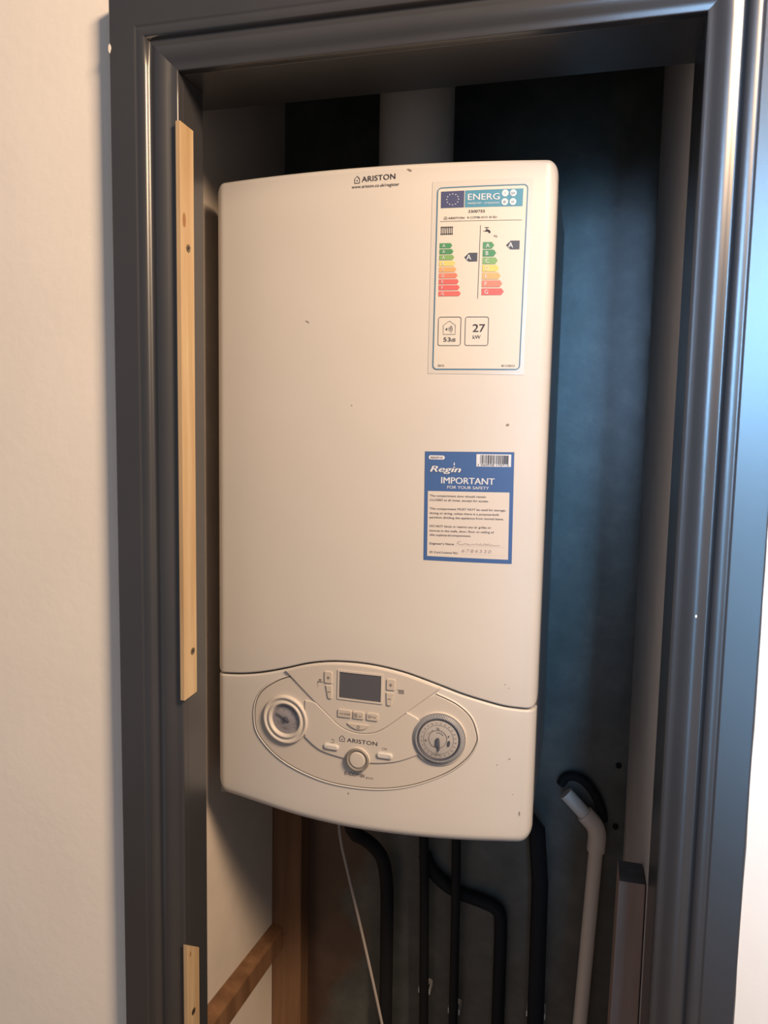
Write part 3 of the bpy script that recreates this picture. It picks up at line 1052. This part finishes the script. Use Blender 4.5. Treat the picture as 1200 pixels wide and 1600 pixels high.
ARROWS = [ph(86, 138, 82), ph(86, 134, 80), ph(140, 160, 84), ph(240, 192, 100), ph(236, 158, 92), ph(234, 122, 88), ph(224, 100, 84), ph(226, 98, 84), ph(230, 104, 86)]
RARROWS = [ph(92, 140, 90), ph(88, 138, 88), ph(140, 164, 96), ph(242, 192, 98), ph(238, 166, 100), ph(236, 128, 98), ph(230, 100, 86)]


def rating(x0, x1, zc, hh_, col, ch, right=True, mat=None):
    bm = bmesh.new()
    tipw = hh_ * 0.75
    if right:
        pts = [(x0, zc - hh_), (x1 - tipw, zc - hh_), (x1, zc), (x1 - tipw, zc + hh_), (x0, zc + hh_)]
        tx = x0 + 0.0030
    else:
        pts = [(x0, zc), (x0 + tipw * 1.4, zc - hh_), (x1, zc - hh_), (x1, zc + hh_), (x0 + tipw * 1.4, zc + hh_)]
        tx = x0 + 0.0022
    flat_poly(bm, pts, 0.0010, 0)
    text_into(bm, ch, tx, zc - hh_ * 0.62, hh_ * 1.25, None, 0.0013, 1, 0.015)
    mt = mat or plain('arrow_print', col, 0.45)
    decal('rating_arrow', bm, [mt, M['white_print']], en)


for k, (xr, zc, ch) in enumerate(((0.0898, 1.8120, 'A'), (0.0912, 1.8057, 'A'), (0.0923, 1.7995, 'A'), (0.0936, 1.7932, 'B'), (0.0950, 1.7868, 'C'),
                                  (0.0964, 1.7804, 'D'), (0.0978, 1.7740, 'E'), (0.0990, 1.7677, 'F'), (0.1003, 1.7613, 'G'))):
    rating(0.0762, xr, zc, 0.0026, ARROWS[k], ch)
for k, (xr, zc, ch) in enumerate(((0.1344, 1.8115, 'A'), (0.1367, 1.8035, 'B'), (0.1386, 1.7955, 'C'), (0.1402, 1.7875, 'D'), (0.1422, 1.7795, 'E'),
                                  (0.1441, 1.7714, 'F'), (0.1460, 1.7630, 'G'))):
    rating(0.1225, xr, zc, 0.0035, RARROWS[k], ch)
rating(0.1030, 0.1168, 1.7995, 0.0045, None, 'A', False, M['black_tag'])
rating(0.1467, 0.1608, 1.8117, 0.0045, None, 'A', False, M['black_tag'])
bm = bmesh.new()
stroke(bm, rrect(0.0769, 0.1014, 1.7059, 1.7364, 0.0022), 0.0005, 0.0010, closed=True)
stroke(bm, [(0.0826, 1.7179), (0.0955, 1.7179), (0.0955, 1.7276), (0.0889, 1.7323), (0.0823, 1.7274)], 0.0004, 0.0011, closed=True)
flat_poly(bm, [(0.0846, 1.7235), (0.0868, 1.7250), (0.0868, 1.7220)][::-1], 0.0011)
for r in (0.0022, 0.0038, 0.0054):
    stroke(bm, circle(0.0868, 1.7235, r, 10, -45, 45), 0.0005, 0.0011)
text_into(bm, '53', 0.0829, 1.7102, 0.0047, 0.0078, hh, 0, 0.014)
text_into(bm, 'dB', 0.0911, 1.7102, 0.0037, 0.0050, hh, 0)
decal('noise_box', bm, M['ink'], en)
bm = bmesh.new()
stroke(bm, rrect(0.1062, 0.1309, 1.7060, 1.7364, 0.0022), 0.0005, 0.0010, closed=True)
text_into(bm, '27', 0.1143, 1.7206, 0.0086, 0.0131, hh, 0, 0.016)
text_into(bm, 'kW', 0.1146, 1.7131, 0.0042, 0.0084, hh, 0)
decal('power_box', bm, M['ink'], en)

# ------------------------------------------------------------------ safety notice sticker
bm = bmesh.new()
RQ = [(0.0666, 1.4677), (0.1644, 1.4672), (0.1630, 1.5912), (0.0654, 1.5900)]
flat_poly(bm, RQ, 0.00035)
bend(bm)
sn = obj('safety_sticker', bm, M['safe_blue'], boiler, smooth=False)
sn['label'] = 'blue and white safety notice sticker below the energy label'
bm = bmesh.new()
flat_poly(bm, [(0.0706, 1.4724), (0.1603, 1.4718), (0.1593, 1.5467), (0.0698, 1.5459)], 0.0006)
decal('text_panel', bm, M['safe_paper'], sn)
bm = bmesh.new()
hh = 0.0007
text_into(bm, 'IMPORTANT', 0.0844, 1.5549, 0.0074, 0.0582, hh, 0, 0.022)
text_into(bm, 'FOR YOUR SAFETY', 0.0913, 1.5493, 0.0034, 0.0457, hh, 0, 0.015)
decal('heading_lettering', bm, M['white_print'], sn)
bm = bmesh.new()                                             # maker's slanted wordmark with a flame over the i
text_into(bm, 'Regin', 0.0714, 1.5672, 0.0078, 0.0346, 0.0006, 1, 0.085, shear=0.28)
text_into(bm, 'Regin', 0.0718, 1.5676, 0.0070, 0.0338, 0.0009, 0, 0.045, shear=0.28)
flat_poly(bm, [(0.0976, 1.5752), (0.0986, 1.5752), (0.0990, 1.5766), (0.0984, 1.5792), (0.0976, 1.5768)], 0.0009, 0)
decal('maker_wordmark', bm, [M['white_print'], M['flag']], sn)
bm = bmesh.new()
flat_poly(bm, rrect(0.0698, 0.0876, 1.5813, 1.5858, 0.0021), 0.0006, 0)
text_into(bm, 'REGP10', 0.0787, 1.5825, 0.0021, 0.0130, 0.0009, 1, 0.02, align='CENTER')
decal('code_pill', bm, [M['white_print'], M['red_ink']], sn)
bm = bmesh.new()
flat_poly(bm, [(0.1225, 1.5746), (0.1599, 1.5749), (0.1598, 1.5886), (0.1223, 1.5882)], 0.0006, 0)
x = 0.1267
rb = random.Random(3)
while x < 0.1578:
    w = rb.choice((0.00035, 0.00035, 0.0007, 0.001))
    flat_rect(bm, x, min(x + w, 0.158), 1.5778, 1.5874, 0.0009, 1)
    x += w + rb.choice((0.00035, 0.0006, 0.0009))
text_into(bm, '5', 0.1241, 1.5755, 0.0022, 0.0014, 0.0009, 1)
text_into(bm, '060028 170713', 0.1275, 1.5755, 0.0021, 0.0300, 0.0009, 1)
decal('barcode', bm, [M['white_print'], M['ink']], sn)
bm = bmesh.new()
for s, x, z, w in (('The compartment door should remain', 0.0720, 1.5397, 0.0621), ('CLOSED at all times, except for access.', 0.0721, 1.5350, 0.0651),
                   ('This compartment MUST NOT be used for storage,', 0.0724, 1.5252, 0.0836), ('drying or airing, unless there is a purpose-built', 0.0725, 1.5202, 0.0765),
                   ('partition dividing the appliance from stored items.', 0.0726, 1.5154, 0.0817), ('DO NOT block or restrict any air grilles or', 0.0728, 1.5055, 0.0680),
                   ('louvres in the walls, door, floor or ceiling of', 0.0730, 1.5004, 0.0710), ('this cupboard/compartment.', 0.0731, 1.4956, 0.0459),
                   ("Engineer's Name", 0.0733, 1.4858, 0.0272), ('ID Card Licence No:', 0.0736, 1.4760, 0.0317)):
    text_into(bm, s, x, z, 0.0025, w, 0.0008, 0, 0.006, rot=0.006)
decal('notice_lettering', bm, M['ink'], sn)
bm = bmesh.new()                                             # written in pen
flat_rect(bm, 0.1015, 0.1570, 1.4853, 1.4854, 0.0007); flat_rect(bm, 0.1068, 0.1572, 1.4759, 1.4760, 0.0007)
scr = []
rs = random.Random(11)
x = 0.1035
while x < 0.1515:
    scr.append((x, 1.4868 + (0.0034 if x < 0.106 else 0.0026) * rs.random() * (1 if len(scr) % 2 else 0.25)))
    x += rs.uniform(0.0006, 0.0017)
stroke(bm, catmull(scr, 4), 0.00038, 0.0009)
stroke(bm, [(0.1050, 1.4905), (0.1085, 1.4908)], 0.00038, 0.0010)
text_into(bm, '6784330', 0.1093, 1.4783, 0.0040, 0.0324, 0.0009, 0, -0.012, shear=0.15, spacing=1.3)
decal('handwriting', bm, M['pencil'], sn)

# ------------------------------------------------------------------ flue on top of the boiler
flue = thing('flue_pipe', 'white round flue pipe rising from the top of the boiler', 'pipe', (0, 0.19, TOPZ))
bm = bmesh.new(); add_tube(bm, [(0, 0.19, TOPZ + 0.02), (0, 0.19, 2.397)], 0.050, 48)
obj('pipe', bm, M['flue'], flue)
bm = bmesh.new(); add_tube(bm, [(0, 0.19, TOPZ - 0.004), (0, 0.19, TOPZ + 0.028), (0, 0.19, TOPZ + 0.030)], [0.058, 0.058, 0.056], 48)
obj('collar', bm, M['flue'], flue)

# ------------------------------------------------------------------ timber in the cupboard
bm = bmesh.new(); add_box(bm, -0.2295, -0.1795, 0.250, 0.2895, 0, 1.145)
tag(bevel_mod(obj('timber_post', bm, M['timber'], smooth=False), 0.0015), 'brown timber post in the back left corner below the boiler', 'post')
bm = bmesh.new()
add_hex(bm, [(-0.2295, -0.050, 0.798), (-0.2295, -0.050, 0.836), (-0.2295, 0.2495, 0.764), (-0.2295, 0.2495, 0.800),
             (-0.2090, -0.050, 0.791), (-0.2090, -0.050, 0.8245), (-0.2090, 0.2495, 0.762), (-0.2090, 0.2495, 0.796)])
tag(bevel_mod(obj('side_batten', bm, M['timber'], smooth=False), 0.0012), 'brown timber batten running back along the white left side wall', 'batten')
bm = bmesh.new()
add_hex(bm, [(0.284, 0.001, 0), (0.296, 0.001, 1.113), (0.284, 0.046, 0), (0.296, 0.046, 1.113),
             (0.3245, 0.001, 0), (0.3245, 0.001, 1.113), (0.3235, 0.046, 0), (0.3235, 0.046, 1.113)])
for f in bm.faces:                                           # dark sawn end grain on top
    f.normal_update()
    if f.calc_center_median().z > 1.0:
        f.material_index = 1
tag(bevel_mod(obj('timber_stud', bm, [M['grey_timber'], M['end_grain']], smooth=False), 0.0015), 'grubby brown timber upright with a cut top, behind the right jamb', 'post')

# ------------------------------------------------------------------ pipes
def pipe(label, pts, r, sm=2, clips=(), mat='rubber', name='lagged_pipe', group='black pipes below the boiler'):
    t = thing(name, label, 'pipe', tuple(pts[-1]), group)
    bm = bmesh.new()
    add_tube(bm, smooth_path(pts, sm), r, 20)
    obj('pipe_run', bm, M[mat], t)
    for (cx, cy, cz) in clips:
        bm = bmesh.new()
        for sg in (-1, 1):                                  # two little lugs gripping the pipe
            xa, xb = sorted((cx + sg * (r + 0.0002), cx + sg * (r + 0.0020)))
            add_box(bm, xa, xb, cy + 0.003, 0.2895, cz - 0.0045, cz + 0.0045)
        add_box(bm, cx - r - 0.0020, cx + r + 0.0020, 0.2875, 0.2895, cz - 0.0045, cz + 0.0045)
        obj('pipe_clip', bm, M['clip'], t, smooth=False)
    return t


PY = 0.262
pipe('black pipe bending down from the boiler, leftmost of the black pipes', [(-0.095, 0.20, 1.13), (-0.090, 0.215, 1.00), (-0.062, 0.245, 0.972), (-0.0385, PY, 0.93), (-0.0365, PY, 0.80), (-0.0355, PY, 0.40), (-0.0355, PY, 0.0)], 0.0105)
pipe('straight thin black pipe, second from the left below the boiler', [(0.0205, 0.22, 1.115), (0.021, PY, 0.98), (0.027, PY, 0.68), (0.030, PY, 0.40), (0.030, PY, 0.0)], 0.0075, 2, [(0.0255, PY, 0.724)])
pipe('straight thin black pipe, third from the left below the boiler', [(0.0715, 0.22, 1.115), (0.0718, PY, 0.98), (0.0743, PY, 0.68), (0.0755, PY, 0.40), (0.0755, PY, 0.0)], 0.0072, 2, [(0.0740, PY, 0.700)])
pipe('black pipe crossing sideways then turning down behind the thin pipes', [(0.018, 0.279, 0.945), (0.030, 0.279, 0.918), (0.064, 0.279, 0.892), (0.110, 0.279, 0.884), (0.140, 0.277, 0.876), (0.1425, 0.276, 0.845), (0.1425, 0.276, 0.70), (0.1425, 0.276, 0.0)], 0.0100, 3)
pipe('thick straight black pipe, rightmost of the black pipes', [(0.160, 0.19, 1.12), (0.172, 0.215, 1.07), (0.1985, PY, 1.015), (0.2012, PY, 0.72), (0.2015, PY, 0.40), (0.2015, PY, 0.0)], 0.0125, 1, [(0.2010, PY, 0.722)])

cond = thing('condensate_pipe', 'white plastic waste pipe with a bent elbow on the back wall right of the boiler', 'pipe', (0.232, 0.262, 0.0))
up0, el, dn = Vector((0.2310, 0.274, 1.0795)), Vector((0.2795, 0.272, 1.0330)), Vector((0.2670, 0.270, 0.7200))
d1 = (el - up0).normalized(); d2 = (dn - el).normalized()
bm = bmesh.new(); add_tube(bm, [up0, el - d1 * 0.012], 0.0105, 24); obj('pipe_run', bm, M['pvc'], cond)
bm = bmesh.new(); add_tube(bm, [el + d2 * 0.012, dn, dn + d2 * 0.70], 0.0105, 24); obj('pipe_run', bm, M['pvc'], cond)
bm = bmesh.new()
add_tube(bm, [el - d1 * 0.028] + smooth_path([el - d1 * 0.027, el, el + d2 * 0.034], 3) + [el + d2 * 0.035], 0.0132, 24)
obj('elbow', bm, M['pvc'], cond)

bm = bmesh.new()  # dark tube stands in for the shaded rim of a hole in the wall
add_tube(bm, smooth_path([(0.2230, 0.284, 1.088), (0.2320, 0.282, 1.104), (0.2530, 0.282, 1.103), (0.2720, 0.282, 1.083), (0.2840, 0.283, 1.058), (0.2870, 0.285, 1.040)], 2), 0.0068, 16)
tag(obj('hole_shade_arc', bm, M['rubber']), 'dark arc put in for the shaded edge of a hole, over the bend of the white waste pipe', 'shaded edge')

bm = bmesh.new()
add_tube(bm, smooth_path([(-0.0860, 0.150, 1.147), (-0.0860, 0.150, 1.04), (-0.0676, 0.150, 0.9677), (-0.0469, 0.150, 0.8876), (-0.0282, 0.150, 0.8116), (-0.0135, 0.150, 0.7495), (0.02, 0.15, 0.60), (0.06, 0.16, 0.40), (0.08, 0.18, 0.003)], 2), 0.0021, 12)
tag(obj('power_cable', bm, M['cable']), 'thin pale grey cable hanging at a slant below the boiler', 'cable')

for z, lab in ((1.126, 'small dark screw in the back wall above the white pipe elbow'), (1.031, 'small dark screw in the back wall beside the white pipe elbow')):
    bm = bmesh.new()
    add_tube(bm, [(0.3050, 0.2895, z), (0.3050, 0.2870, z), (0.3050, 0.2860, z)], [0.0042, 0.0042, 0.0030], 18)
    add_box(bm, 0.3020, 0.3080, 0.2855, 0.2862, z - 0.0005, z + 0.0005)
    tag(obj('screw', bm, M['rubber']), lab, 'screw', 'screws in the back wall')
